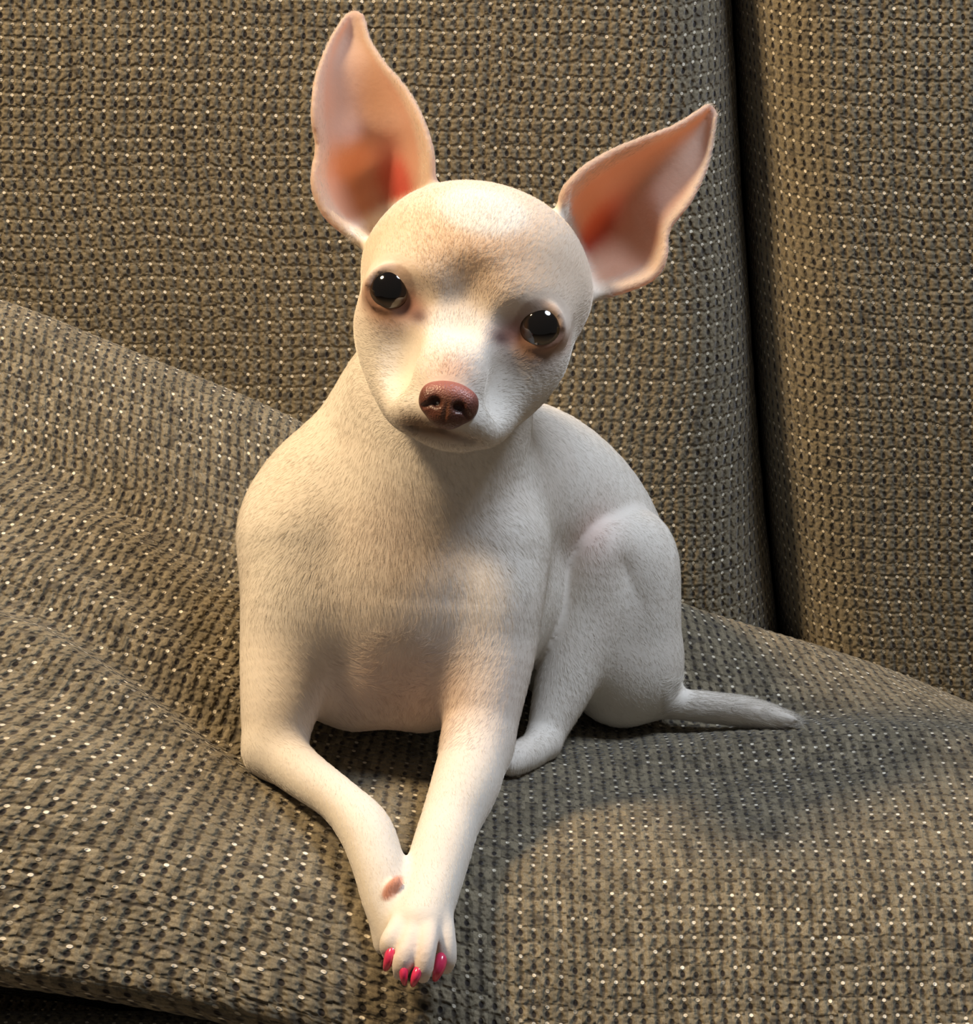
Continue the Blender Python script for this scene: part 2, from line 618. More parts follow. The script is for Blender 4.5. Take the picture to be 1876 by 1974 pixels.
def chain(pts, k=30, cut=False, fine=6):
    """tube through (px, py, z, r) points, smoothed with Catmull-Rom"""
    P = [np.append(C3(p[0], p[1], p[2]), p[3] * PXM * D(p[2])) for p in pts]
    P = np.array(P)
    Q = np.vstack([2 * P[0] - P[1], P, 2 * P[-1] - P[-2]])
    out = []
    for i in range(1, len(Q) - 2):
        for s in np.linspace(0, 1, fine, endpoint=False):
            a, b, c, d = Q[i - 1], Q[i], Q[i + 1], Q[i + 2]
            out.append(0.5 * (2 * b + (c - a) * s + (2 * a - 5 * b + 4 * c - d) * s ** 2 + (3 * b - a - 3 * c + d) * s ** 3))
    out.append(P[-1])
    kk = k * PXM
    # a tube is merged on its own first, then blended once: build in scratch
    lo = np.min([o[:3] - o[3] for o in out], 0) - kk - 0.004
    hi = np.max([o[:3] + o[3] for o in out], 0) + kk + 0.004
    sl, X, Y, Z = sub(lo, hi)
    acc = None
    for o0, o1 in zip(out[:-1], out[1:]):
        ab = (o1 - o0)[:3]
        L2 = float(ab @ ab) + 1e-12
        t = ((X - o0[0]) * ab[0] + (Y - o0[1]) * ab[1] + (Z - o0[2]) * ab[2]) / L2
        t = np.clip(t, 0, 1).astype(np.float32)
        d = np.sqrt((X - o0[0] - t * ab[0]) ** 2 + (Y - o0[1] - t * ab[1]) ** 2 + (Z - o0[2] - t * ab[2]) ** 2) - (o0[3] + (o1[3] - o0[3]) * t)
        acc = d if acc is None else np.minimum(acc, d)
    put(sl, acc.astype(np.float32), kk, cut)


# --- trunk
ell(775, 1168, 4.4, 275, 225, 225, 60)                      # rib cage
ell(768, 1095, 2.0, 210, 185, 150, 110, pitch=-14)                      # fore-chest
ell(750, 1280, 1.9, 225, 135, 115, 70)                       # breastbone between the arms
chain([(862, 740, 0.4, 168), (838, 880, 1.4, 184), (800, 1020, 2.6, 215), (790, 1120, 3.0, 230)], 60)      # neck
ell(812, 765, 1.6, 142, 120, 120, 60)
chain([(770, 790, 2.2, 100), (680, 890, 2.6, 112), (605, 1000, 2.6, 118)], 80)                             # slope of the left shoulder
chain([(900, 930, 4.6, 175), (1015, 962, 8.4, 182), (1095, 1065, 11.2, 188), (1120, 1200, 12.0, 170)], 50)   # back
chain([(800, 1140, 4.5, 235), (910, 1130, 7.5, 195), (1050, 1150, 11, 150)], 50)                             # loin
# --- shoulders and upper arms
ell(600, 1000, 2.4, 115, 150, 130, 70, roll=16)
ell(945, 1010, 2.8, 100, 140, 130, 70, roll=-8)
chain([(575, 1050, 1.2, 108), (553, 1220, 0.6, 90), (538, 1360, -0.3, 74), (528, 1440, -0.7, 58)], 60)
chain([(948, 1060, 1.2, 100), (945, 1240, 0.6, 88), (932, 1370, 0.0, 72), (922, 1440, -0.4, 64)], 60)
ell(600, 1165, 0.2, 70, 70, 45, 80)                        # points of the shoulders
ell(958, 1150, 0.2, 54, 60, 45, 60)
ell(742, 1502, 1.2, 112, 92, 230, 26, cut=True)              # the arch between the arms
# --- forearms
chain([(526, 1446, -0.9, 54), (590, 1496, -2.2, 47), (655, 1545, -3.5, 44), (704, 1600, -4.6, 52), (730, 1670, -5.6, 50), (748, 1740, -6.3, 48), (765, 1800, -6.8, 42)], 26)
chain([(918, 1436, -0.6, 66), (898, 1510, -2.0, 66), (868, 1585, -3.4, 58), (848, 1650, -4.8, 58), (832, 1715, -6.1, 54), (812, 1780, -7.3, 56)], 26)
# wrist pad of the lower paw
ell(755, 1712, -7.0, 13, 27, 11, 6, roll=40)
# --- paws: the lower one
chain([(752, 1750, -5.9, 40), (742, 1800, -6.5, 26), (740, 1822, -6.7, 20)], 10)
chain([(770, 1760, -6.0, 38), (770, 1815, -6.8, 24), (768, 1840, -7.1, 18)], 10)
# --- the upper one, four toes
chain([(796, 1750, -6.9, 30), (768, 1793, -7.9, 24), (753, 1818, -8.2, 22), (750, 1834, -8.0, 16)], 6)
chain([(810, 1755, -7.2, 30), (790, 1820, -8.5, 21), (777, 1855, -8.7, 21), (772, 1876, -8.4, 15)], 6)
chain([(828, 1755, -7.2, 30), (824, 1820, -8.6, 20), (817, 1865, -8.8, 19), (815, 1884, -8.5, 13)], 6)
chain([(842, 1750, -6.9, 30), (857, 1805, -7.8, 22), (862, 1846, -8.0, 19), (861, 1866, -7.7, 13)], 6)
# --- hind leg, shaped on its own and then laid against the trunk
TRUNK = FIELD
FIELD = np.full(tuple(NG), 0.03, dtype=np.float32)
ell(1180, 1190, 9.0, 130, 205, 105, 40, roll=-5)
ell(1215, 1285, 10.2, 100, 108, 110, 50)                    # rump
ell(1222, 1115, 8.6, 70, 100, 80, 60)
chain([(1200, 1068, 8.4, 90), (1180, 1052, 7.2, 64), (1152, 1066, 6.3, 52), (1128, 1180, 6.8, 64), (1094, 1300, 6.6, 60), (1062, 1390, 6.0, 42), (1045, 1432, 5.5, 34)], 60)
chain([(1048, 1432, 5.4, 33), (1020, 1452, 4.3, 32), (995, 1464, 3.3, 30), (985, 1474, 2.9, 22)], 16)
# the other hind leg, folded on the far side of the belly
ell(905, 1230, 11.0, 85, 150, 110, 40)
chain([(850, 1150, 8.5, 55), (800, 1250, 8.8, 52), (815, 1340, 9.4, 36)], 30)
FIELD = smin(TRUNK, FIELD, 14 * PXM)
del TRUNK
# --- tail
chain([(1240, 1345, 10.2, 42), (1300, 1355, 9.9, 31), (1370, 1364, 9.6, 29), (1440, 1373, 8.9, 28), (1500, 1385, 8.0, 19), (1537, 1388, 7.4, 4)], 22)

# --- head, in its own frame (px units of 0.2 mm; x right, y up, z towards the viewer; origin between the eyes)
HC = C3(900, 598, -4.2)
HS = PXM * D(-4.2)
HA = rot_axes(13.0, 2.0, 0.0)


def H(x, y, z):
    return HC + HA @ (np.array([x, y, -z]) * HS)


def hell(x, y, z, rx, ry, rz, k=40, roll=0, yaw=0, pitch=0, cut=False):
    ell_raw(H(x, y, z), np.array([rx, ry, rz]) * HS, HA @ rot_axes(roll, yaw, pitch), k * HS, cut)


def hcone(a, b, ra, rb, k=30, cut=False):
    cone_raw(H(*a), H(*b), ra * HS, rb * HS, k * HS, cut)


def hchain(pts, k=10, cut=False):
    for p, q in zip(pts[:-1], pts[1:]):
        hcone(p[:3], q[:3], p[3], q[3], k, cut)


hell(0, 70, -105, 230, 176, 225, 60)                # skull
hell(0, 138, -46, 158, 100, 125, 70)                # dome of the forehead
hell(0, -40, -75, 200, 160, 150, 50)                # face
for s in (-1, 1):
    hell(s * 118, -62, -15, 86, 88, 98, 50)         # cheek bones
    hell(s * 88, -132, -20, 78, 76, 115, 50)        # jaw
    hell(s * 58, -180, 30, 72, 58, 110, 50)         # jaw towards the chin
    hell(s * 116, 46, 36, 66, 36, 44, 60, roll=s * 18)   # brow
hcone((0, -70, 70), (8, -152, 135), 82, 74, 44)     # muzzle
hcone((8, -152, 135), (16, -194, 172), 76, 56, 24)
hell(0, -55, 100, 40, 60, 38, 40)                   # bridge of the nose
for s in (-1, 1):
    hell(14 + s * 40, -212, 132, 52, 42, 60, 26)     # lips
for s in (-1, 1):
    hell(14 + s * 52, -212, 70, 58, 44, 80, 50)      # rounding from lip to jaw
hell(20, -250, 112, 58, 26, 58, 16)                 # chin
# mouth line
for s in (-1, 1):
    hchain([(17, -240, 194, 5), (17 + s * 34, -246, 182, 6), (17 + s * 62, -246, 152, 5)], 7, True)
hcone((17, -216, 205), (17, -240, 194), 4, 4, 6, True)
# furrow between muzzle and cheek
for s in (-1, 1):
    hell(6 + s * 112, -132, 124, 26, 50, 34, 64, roll=s * 14, cut=True)
# dip between the eyes
hell(0, 2, 140, 50, 60, 34, 60, cut=True)
for s in (-1, 1):
    hell(s * 74, 34, 58, 44, 36, 34, 50, roll=s * 20)     # inner end of the brow
# eye sockets and lids
EYES = [(-146, 2, 48), (146, -3, 48)]
ER = 50.0
for ex, ey, ez in EYES:
    s = 1 if ex > 0 else -1
    hell(ex - s * 16, ey - 24, ez + 78, 58, 38, 40, 36, roll=s * 20, cut=True)
    hell(ex, ey, ez - 14, 58, 56, 52, 14)           # bed of the eye
    ring = []
    for t in range(25):
        a = 2 * math.pi * t / 24
        inner = max(0.0, -s * math.cos(a)) ** 3
        rx = 43 + 16 * inner
        x = ex + rx * math.cos(a)
        y = ey - 1 + 40 * math.sin(a) - 15 * inner
        rr = math.hypot(x - ex, y - ey)
        z = ez + math.sqrt(max(ER ** 2 - min(rr, 49) ** 2, 0)) + (1 if math.sin(a) > 0 else -3) - 10 * inner
        ring.append((x, y, z, 8.0 if math.sin(a) > 0 else 6.5))
    hchain(ring, 7)                                  # lids
    hell(ex - s * 60, ey - 32, ez + 6, 20, 14, 22, 14)   # inner corner


# --- ears: cupped sheets, sampled densely and thickened
def spline_grid(G, nu, nv):
    G = np.asarray(G, float)

    def cr(A, n):
        m = len(A)
        Q = np.concatenate([[2 * A[0] - A[1]], A, [2 * A[-1] - A[-2]]])
        t = np.linspace(0, m - 1, n)
        i = np.minimum(t.astype(int), m - 2)
        s = (t - i).reshape((-1,) + (1,) * (A.ndim - 1))
        a, b, c, d = Q[i], Q[i + 1], Q[i + 2], Q[i + 3]
        return 0.5 * (2 * b + (c - a) * s + (2 * a - 5 * b + 4 * c - d) * s ** 2 + (3 * b - a - 3 * c + d) * s ** 3)
    G = cr(G, nv)
    return np.swapaxes(cr(np.swapaxes(G, 0, 1), nu), 0, 1)


EAR_L = [   # rows base to tip; left edge to right edge; (px, py, depth)
    [(690, 462, -2.0), (705, 445, -0.3), (745, 418, 0.3), (795, 392, -0.8), (832, 372, -2.6)],
    [(630, 412, -2.2), (668, 398, 0.0), (728, 375, 0.7), (792, 352, -0.8), (832, 338, -2.9)],
    [(606, 352, -2.3), (655, 342, 0.1), (718, 322, 0.9), (785, 298, -0.7), (829, 288, -2.9)],
    [(613, 284, -2.0), (655, 276, -1.2), (712, 262, -0.4), (775, 242, -1.1), (812, 232, -2.5)],
    [(604, 220, -2.2), (645, 208, -1.1), (697, 195, -0.6), (750, 180, -1.0), (783, 176, -1.8)],
    [(612, 148, -1.7), (643, 138, -0.9), (680, 130, -0.6), (718, 122, -0.8), (740, 124, -1.2)],
    [(636, 84, -1.0), (653, 78, -0.4), (674, 74, -0.2), (698, 74, -0.4), (712, 80, -0.7)],
    [(662, 40, -0.5), (670, 32, -0.3), (682, 27, -0.2), (695, 30, -0.3), (702, 42, -0.4)],
]
EAR_R = [   # left (upper) edge to right (lower) edge
    [(1078, 412, -2.6), (1090, 448, -0.8), (1108, 492, 0.3), (1122, 535, -0.4), (1140, 572, -1.8)],
    [(1092, 366, -2.9), (1112, 410, -0.6), (1140, 462, 0.8), (1172, 515, 0.0), (1206, 556, -1.8)],
    [(1128, 326, -2.8), (1148, 372, -0.4), (1180, 428, 0.9), (1220, 488, 0.0), (1258, 533, -1.8)],
    [(1180, 294, -2.3), (1195, 338, -0.7), (1218, 392, 0.2), (1252, 452, -0.6), (1281, 494, -1.8)],
    [(1240, 268, -1.9), (1246, 302, -0.9), (1258, 350, -0.3), (1275, 400, -0.9), (1288, 442, -1.5)],
    [(1296, 247, -1.4), (1298, 272, -0.7), (1304, 308, -0.4), (1318, 350, -0.7), (1330, 386, -1.4)],
    [(1338, 222, -0.9), (1340, 238, -0.3), (1345, 260, -0.1), (1356, 288, -0.3), (1364, 312, -0.8)],
    [(1364, 204, -0.5), (1367, 206, -0.3), (1371, 210, -0.2), (1376, 216, -0.3), (1380, 222, -0.4)],
]
EARS = []


def ear(G, off):
    root = [(a + 0.16 * (905 - a), b + 0.16 * (600 - b), c + 0.5) for a, b, c in G[0]]      # sunk into the skull
    g = spline_grid([[C3(a, b, c + off) for a, b, c in row] for row in [root] + G], 90, 145)
    V, Uu = np.meshgrid(np.linspace(-0.14, 1, 145), np.linspace(-1, 1, 90), indexing='ij')
    th = (7.0 + 5.0 * (1 - np.clip(V, 0, 1)) ** 2 - 1.5 * np.abs(Uu)) * PXM
    pts = g.reshape(-1, 3)
    rad = th.ravel()
    lo = pts.min(0) - 0.008
    hi = pts.max(0) + 0.008
    sl, X, Y, Z = sub(lo, hi)
    n = (X.shape[0], Y.shape[1], Z.shape[2])
    d = np.full(n, 0.006, dtype=np.float32)
    o = np.array([X[0, 0, 0], Y[0, 0, 0], Z[0, 0, 0]])
    base = np.round((pts - o) / VOX).astype(int)
    R = 5
    flat = d.ravel()
    for i in range(-R, R + 1):
        for j in range(-R, R + 1):
            for k in range(-R, R + 1):
                if i * i + j * j + k * k > R * R + 2: continue
                q = base + (i, j, k)
                ok = ((q >= 0) & (q < n)).all(1)
                q = q[ok]
                dist = np.linalg.norm(o + q * VOX - pts[ok], axis=1) - rad[ok]
                np.minimum.at(flat, np.ravel_multi_index(q.T, n), dist.astype(np.float32))
    d = flat.reshape(n)
    put(sl, d, 22 * PXM)
    nrm = grid_normals(g)
    nrm = np.where(nrm[..., 2:3] > 0, -nrm, nrm)       # inner side looks at the viewer
    EARS.append((pts, nrm.reshape(-1, 3), V.ravel(), Uu.ravel()))


ear(EAR_L, 0.4)
ear(EAR_R, 0.4)


def surface_nets(F):
    S = F < 0
    nx, ny, nz = F.shape
    corners = [(i, j, k) for i in (0, 1) for j in (0, 1) for k in (0, 1)]

    def c(A, o):
        return A[o[0]:nx - 1 + o[0], o[1]:ny - 1 + o[1], o[2]:nz - 1 + o[2]]
    cnt = np.zeros((nx - 1, ny - 1, nz - 1), dtype=np.int8)
    for o in corners:
        cnt += c(S, o)
    act = (cnt > 0) & (cnt < 8)
    ids = np.full(act.shape, -1, dtype=np.int64)
    A = np.argwhere(act)
    ids[act] = np.arange(len(A))
    vals = {o: F[A[:, 0] + o[0], A[:, 1] + o[1], A[:, 2] + o[2]] for o in corners}
    acc = np.zeros((len(A), 3))
    num = np.zeros(len(A))
    for o in corners:
        for ax in range(3):
            if o[ax]: continue
            p = list(o); p[ax] = 1; p = tuple(p)
            a, b = vals[o], vals[p]
            m = (a < 0) != (b < 0)
            t = np.where(m, a / np.where(m, a - b, 1), 0)
            pos = np.tile(np.array(o, float), (len(A), 1))
            pos[:, ax] += t
            acc += pos * m[:, None]
            num += m
    verts = A + acc / num[:, None]
    faces = []
    for ax in range(3):
        b, cc = [(1, 2), (2, 0), (0, 1)][ax]
        sl0 = [slice(1, s - 1) for s in F.shape]
        sl1 = [slice(1, s - 1) for s in F.shape]
        sl0[ax] = slice(0, F.shape[ax] - 1)
        sl1[ax] = slice(1, F.shape[ax])
        s0, s1 = S[tuple(sl0)], S[tuple(sl1)]
        e = np.argwhere(s0 != s1)
        inside = s0[s0 != s1]
        g = e.copy()
        for a2 in range(3):
            if a2 != ax: g[:, a2] += 1
        def cid(db, dc):
            h = g.copy()
            h[:, b] -= db
            h[:, cc] -= dc
            return ids[h[:, 0], h[:, 1], h[:, 2]]
        q = np.stack([cid(1, 1), cid(0, 1), cid(0, 0), cid(1, 0)], -1)
        q[~inside] = q[~inside][:, ::-1]
        faces.append(q)
    return verts, np.concatenate(faces)


bv, bf = surface_nets(FIELD)
# keep the largest connected skin (drops stray bubbles)
bv_cam = LO + bv * VOX
# relax the lattice steps (Taubin smoothing)
ed = np.concatenate([bf[:, [0, 1]], bf[:, [1, 2]], bf[:, [2, 3]], bf[:, [3, 0]]])
deg = np.bincount(ed.ravel(), minlength=len(bv)).astype(float)
for it in range(8):
    lam = 0.55 if it % 2 == 0 else -0.50
    nb = np.stack([np.bincount(ed[:, 0], weights=bv_cam[ed[:, 1], k], minlength=len(bv)) +
                   np.bincount(ed[:, 1], weights=bv_cam[ed[:, 0], k], minlength=len(bv)) for k in range(3)], 1) / deg[:, None]
    bv_cam = bv_cam + lam * (nb - bv_cam)
vn_cam = np.zeros_like(bv_cam)
fn = np.cross(bv_cam[bf[:, 2]] - bv_cam[bf[:, 0]], bv_cam[bf[:, 3]] - bv_cam[bf[:, 1]])
for i in range(4):
    for ax in range(3):
        vn_cam[:, ax] += np.bincount(bf[:, i], weights=fn[:, ax], minlength=len(bv))
vn_cam /= np.maximum(np.linalg.norm(vn_cam, axis=1, keepdims=True), 1e-12)
# picture-independent fields: coordinates in the head frame
hv = ((bv_cam - HC) @ HA) / HS
hv[:, 2] *= -1
print('dog verts', len(bv), 'normals out:', (fn[:, 2] < 0).mean())
# --- pigment of coat and skin, plus painted breast shade (point attributes of the body)
def gauss(P, c, r):
    q = ((P - np.asarray(c, float)) / np.asarray(r, float)) ** 2
    return np.exp(-q.sum(1))


def sstep(x, a, b):
    t = np.clip((x - a) / (b - a), 0, 1)
    return t * t * (3 - 2 * t)


N = len(bv_cam)
WHITE = np.array([0.78, 0.735, 0.67])
FAWN = np.array([0.73, 0.50, 0.31])
PINK = np.array([0.74, 0.50, 0.42])
col = np.tile(WHITE, (N, 1))
ear_all = np.zeros(N)
hairless = np.zeros(N)


def blend(w, c):
    global col
    w = np.clip(w, 0, 1)[:, None]
    col = col * (1 - w) + np.asarray(c) * w


is_head = (hv[:, 2] > -260) & (hv[:, 1] > -290) & (np.abs(hv[:, 0]) < 260) & (bv_cam[:, 2] < 1.0)
hm = is_head.astype(float)
# fawn cap with a white blaze
blend(hm * 0.90 * gauss(hv, (0, 115, 0), (240, 120, 300)), FAWN)
blend(hm * 0.95 * sstep(gauss(hv, (-8, 182, 40), (95, 55, 200)), 0.25, 0.6), WHITE * 1.02)
blend(hm * 0.16 * gauss(hv, (12, 20, 90), (70, 60, 120)), (0.42, 0.31, 0.21))
blend(hm * 0.30 * gauss(hv, (0, -60, 120), (45, 70, 120)), WHITE)
# skin round the eyes and the tear corners
for (ex, ey, ez) in EYES:
    s = 1 if ex > 0 else -1
    r = np.hypot(hv[:, 0] - ex, hv[:, 1] - ey)
    front = hm * (hv[:, 2] > -20)
    blend(front * (0.45 + 0.4 * sstep(hv[:, 1] - ey, 20, -15)) * (1 - sstep(r, 45, 50 + 12 * sstep(hv[:, 1] - ey, 15, -20))), (0.20, 0.09, 0.06))
    blend(front * (0.12 + 0.5 * sstep(hv[:, 1] - ey, 25, -20)) * (1 - sstep(r, 52, 80)), (0.40, 0.21, 0.14))
    blend(front * 0.85 * gauss(hv, (ex - s * 12, ey - 58, ez + 20), (58, 36, 120)), (0.24, 0.13, 0.08))
    blend(front * 0.75 * gauss(hv, (ex - s * 54, ey - 28, ez + 20), (28, 22, 120)), (0.36, 0.15, 0.12))
    blend(front * 0.95 * gauss(hv, (ex - s * 66, ey - 41, ez + 20), (20, 16, 120)), (0.06, 0.012, 0.015))
    hairless = np.maximum(hairless, front * (1 - sstep(r, 55, 75)))
    hairless = np.maximum(hairless, front * sstep(gauss(hv, (ex - s * 40, ey - 40, ez + 20), (45, 26, 120)), 0.3, 0.7))
# bridge of the nose, mouth
blend(hm * 0.75 * gauss(hv, (10, -134, 180), (42, 34, 120)), (0.70, 0.42, 0.29))
blend(hm * 0.85 * gauss(hv, (14, -246, 170), (72, 16, 110)), (0.16, 0.075, 0.045))
blend(hm * 0.85 * gauss(hv, (-22, -238, 170), (52, 22, 110)), (0.22, 0.13, 0.07))
hairless = np.maximum(hairless, hm * sstep(gauss(hv, (14, -246, 170), (72, 16, 110)), 0.4, 0.8))
hairless = np.maximum(hairless, hm * sstep(gauss(hv, (18, -192, 220), (70, 55, 120)), 0.35, 0.6))
# thin-haired skin: knee, breast, wrists; the breast also carries painted shade
px_of = bv_cam[:, 0] / bv_cam[:, 2] * FPX + 938.0
py_of = 987.0 - bv_cam[:, 1] / bv_cam[:, 2] * FPX
PV = np.stack([px_of, py_of, (bv_cam[:, 2] - 1) * 100], 1)
blend(0.60 * gauss(PV, (1140, 1035, 7.2), (45, 60, 3)), (0.78, 0.52, 0.46))
blend(0.70 * gauss(PV, (780, 1335, 0), (200, 120, 4)), (0.60, 0.40, 0.32))  # pink lower breast, deepened so the colour carries the shade between the arms
blend(0.55 * gauss(PV, (790, 1050, 0), (130, 120, 4)), (0.56, 0.43, 0.37))  # upper breast: thin-haired skin tone with the head's shadow painted in
blend(0.85 * sstep(gauss(np.stack([(PV[:, 0] - 757) * 0.766 + (PV[:, 1] - 1711) * 0.643, (PV[:, 0] - 757) * 0.643 - (PV[:, 1] - 1711) * 0.766, PV[:, 2]], 1), (0, 0, -7.2), (15, 32, 3.0)), 0.3, 0.6), (0.58, 0.22, 0.14))
blend(0.35 * gauss(PV, (800, 1840, -9), (70, 60, 2)), (0.86, 0.62, 0.56))
# ears
for e_i, (pts, nrm, ev, eu) in enumerate(EARS):
    kd = kdtree.KDTree(len(pts))
    for i, p in enumerate(pts):
        kd.insert(p, i)
    kd.balance()
    lo, hi = pts.min(0) - 0.006, pts.max(0) + 0.006
    cand = np.where(((bv_cam > lo) & (bv_cam < hi)).all(1))[0]
    near = np.array([kd.find(bv_cam[i])[1:] for i in cand])
    ni = near[:, 0].astype(int)
    dd = near[:, 1]
    w = 1 - sstep(dd, 0.0024, 0.0046)
    v, u = ev[ni], eu[ni]
    w = w * sstep(v, 0.02, 0.10)
    inner = (np.einsum('ij,ij->i', vn_cam[cand], nrm[ni]) > 0.1) * w
    ear_all[cand] = np.maximum(ear_all[cand], w)
    W = np.zeros(N); W[cand] = w; blend(0.35 * W, (0.80, 0.58, 0.42))
    if e_i == 0:
        red = np.exp(-((u - 0.34 + 0.5 * (v - 0.2)) / 0.30) ** 2 - ((v - 0.12) / 0.26) ** 2)
        pale = np.exp(-((u + 0.1) / 0.9) ** 2 - ((v - 0.46) / 0.05) ** 2)
    else:
        red = np.exp(-((u + 0.10 + 0.3 * (v - 0.2)) / 0.32) ** 2 - ((v - 0.18) / 0.28) ** 2)
        pale = np.exp(-((u - 0.45) / 0.5) ** 2 - ((v - 0.55) / 0.08) ** 2)
    rim = sstep(np.abs(u), 0.72, 0.96)
    tip = sstep(v, 0.55, 0.95)
    def full(x):
        A = np.zeros(N); A[cand] = x; return A
    blend(full(inner * 0.80 * (1 - rim) * (1 - 0.65 * tip)), (0.76, 0.45, 0.31))
    blend(full(inner * 0.65 * pale), (0.86, 0.62, 0.52))
    blend(full(inner * 0.95 * sstep(red, 0.08, 1.0) * (1 - rim)), (0.60, 0.06, 0.045))
    blend(full(inner * 0.5 * rim * (1 - tip)), (0.84, 0.70, 0.55))
    hairless[cand] = np.maximum(hairless[cand], inner * (1 - rim))

BODYCOL = col.copy()
dog = bpy.data.objects.new('dog', None)
sc.collection.objects.link(dog)
dog.location = (0.0, 0.90, 0.475)
bpy.context.view_layer.update()
tag(dog, 'small short-haired white dog with big upright ears and pink painted claws', 'dog')

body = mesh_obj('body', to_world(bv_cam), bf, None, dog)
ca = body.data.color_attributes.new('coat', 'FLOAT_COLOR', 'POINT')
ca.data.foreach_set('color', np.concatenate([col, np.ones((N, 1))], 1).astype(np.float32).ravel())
ea = body.data.attributes.new('ear', 'FLOAT', 'POINT')
ea.data.foreach_set('value', ear_all.astype(np.float32))

T = NT('dog_skin')
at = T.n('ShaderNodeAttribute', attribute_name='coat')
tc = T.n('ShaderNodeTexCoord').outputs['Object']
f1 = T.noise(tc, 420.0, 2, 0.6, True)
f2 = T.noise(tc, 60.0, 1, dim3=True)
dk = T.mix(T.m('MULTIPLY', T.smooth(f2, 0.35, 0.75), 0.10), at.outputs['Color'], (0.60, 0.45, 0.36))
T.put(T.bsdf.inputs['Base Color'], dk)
T.bsdf.inputs['Roughness'].default_value = 0.65
T.bsdf.inputs['Specular IOR Level'].default_value = 0.25
er = T.n('ShaderNodeAttribute', attribute_name='ear').outputs['Fac']
bp = T.n('ShaderNodeBump')
bp.inputs['Strength'].default_value = 0.25
bp.inputs['Distance'].default_value = 0.0006
T.put(bp.inputs['Height'], f1)
T.put(T.bsdf.inputs['Normal'], bp.outputs[0])
body.data.materials.append(T.mat)
# thin ear leather lets light through
tr = T.n('ShaderNodeBsdfTranslucent')
T.put(tr.inputs['Color'], T.mix(0.5, at.outputs['Color'], (1.0, 0.46, 0.26)))
mx = T.n('ShaderNodeMixShader')
T.put(mx.inputs[0], T.m('MULTIPLY', er, 0.5))
T.t.links.new(T.bsdf.outputs[0], mx.inputs[1])
T.t.links.new(tr.outputs[0], mx.inputs[2])
T.t.links.new(mx.outputs[0], T.out.inputs['Surface'])


# --- eyes
def eye_material():
    T = NT('dog_eye')
    tc = T.n('ShaderNodeTexCoord').outputs['Object']
    sp = T.n('ShaderNodeSeparateXYZ')
    T.put(sp.inputs[0], tc)
    x, y, z = sp.outputs
    r = T.m('SQRT', T.m('ADD', T.m('MULTIPLY', x, x), T.m('MULTIPLY', y, y)))
    r = T.m('ADD', r, T.m('MULTIPLY', T.m('SUBTRACT', T.noise(tc, 900.0, 2, dim3=True), 0.5), 0.0006))
    iris = T.mix(T.noise(tc, 1500.0, 2, dim3=True), (0.022, 0.010, 0.004), (0.060, 0.028, 0.008))
    c = T.mix(T.smooth(r, 0.0050, 0.0062), (0.004, 0.003, 0.003), iris)
    c = T.mix(T.smooth(r, 0.0078, 0.0084), c, (0.03, 0.012, 0.01))
    T.put(T.bsdf.inputs['Base Color'], c)
    T.bsdf.inputs['Roughness'].default_value = 0.08
    T.bsdf.inputs['Coat Weight'].default_value = 1.0
    T.bsdf.inputs['Coat Roughness'].default_value = 0.02
    return T.mat


EYEM = eye_material()


def uv_sphere(r, nu=48, nv=32, bulge=0.0):
    v = []
    for i in range(nv + 1):
        th = math.pi * i / nv
        for j in range(nu):
            ph = 2 * math.pi * j / nu
            rr = r * (1 + bulge * math.exp(-(th / 0.6) ** 2))
            v.append((rr * math.sin(th) * math.cos(ph), rr * math.sin(th) * math.sin(ph), rr * math.cos(th)))
    f = [(i * nu + j, (i + 1) * nu + j, (i + 1) * nu + (j + 1) % nu, i * nu + (j + 1) % nu) for i in range(nv) for j in range(nu)]
    return np.array(v), f


def local_obj(name, v, f, mat, origin, axis, parent):
    """mesh in local coords, +z along world axis"""
    o = mesh_obj(name, v, f, mat)
    o.parent = parent
    o.matrix_parent_inverse = parent.matrix_world.inverted()
    o.location = origin
    o.rotation_euler = Vector(axis).to_track_quat('Z', 'Y').to_euler()
    return o


ev_, ef_ = uv_sphere(ER * HS, bulge=0.02)
for (ex, ey, ez) in EYES:
    s = 1 if ex > 0 else -1
    ax = dir_world(HA @ np.array([s * 0.14, 0.02, -1.0]))
    e = local_obj('eye', ev_, ef_, EYEM, to_world(H(ex, ey, ez)), ax, dog)
    e['label'] = 'glossy dark brown eye'

# --- nose leather
FIELD_KEEP = FIELD
NX = 18
nc = H(NX, -193, 208)
VOX = 0.00045
LO = nc - 0.020
HI = nc + 0.020
NG = np.ceil((HI - LO) / VOX).astype(int)
FIELD = np.full(tuple(NG), 0.02, dtype=np.float32)
AX = [LO[i] + VOX * np.arange(NG[i]) for i in range(3)]
hell(NX, -179, 208, 50, 30, 30, 14)
hell(NX, -205, 206, 40, 34, 32, 14)
for s in (-1, 1):
    hell(NX + s * 34, -190, 204, 22, 28, 28, 10)
for s in (-1, 1):
    hell(NX + s * 22, -195, 238, 12, 10, 14, 5, roll=-s * 20, cut=True)
    hcone((NX + s * 28, -197, 236), (NX + s * 46, -209, 220), 6, 4, 5, True)
hcone((NX, -193, 242), (NX, -233, 232), 3.0, 3.0, 5, True)
nv_, nf_ = surface_nets(FIELD)
nv_c = LO + nv_ * VOX
nh = ((nv_c - HC) @ HA) / HS
nh[:, 2] *= -1
T = NT('nose_leather')
at = T.n('ShaderNodeAttribute', attribute_name='coat')
tc = T.n('ShaderNodeTexCoord').outputs['Object']
vo = T.n('ShaderNodeTexVoronoi')
vo.inputs['Scale'].default_value = 1400.0
T.put(vo.inputs['Vector'], tc)
T.put(T.bsdf.inputs['Base Color'], at.outputs['Color'])
T.bsdf.inputs['Roughness'].default_value = 0.42
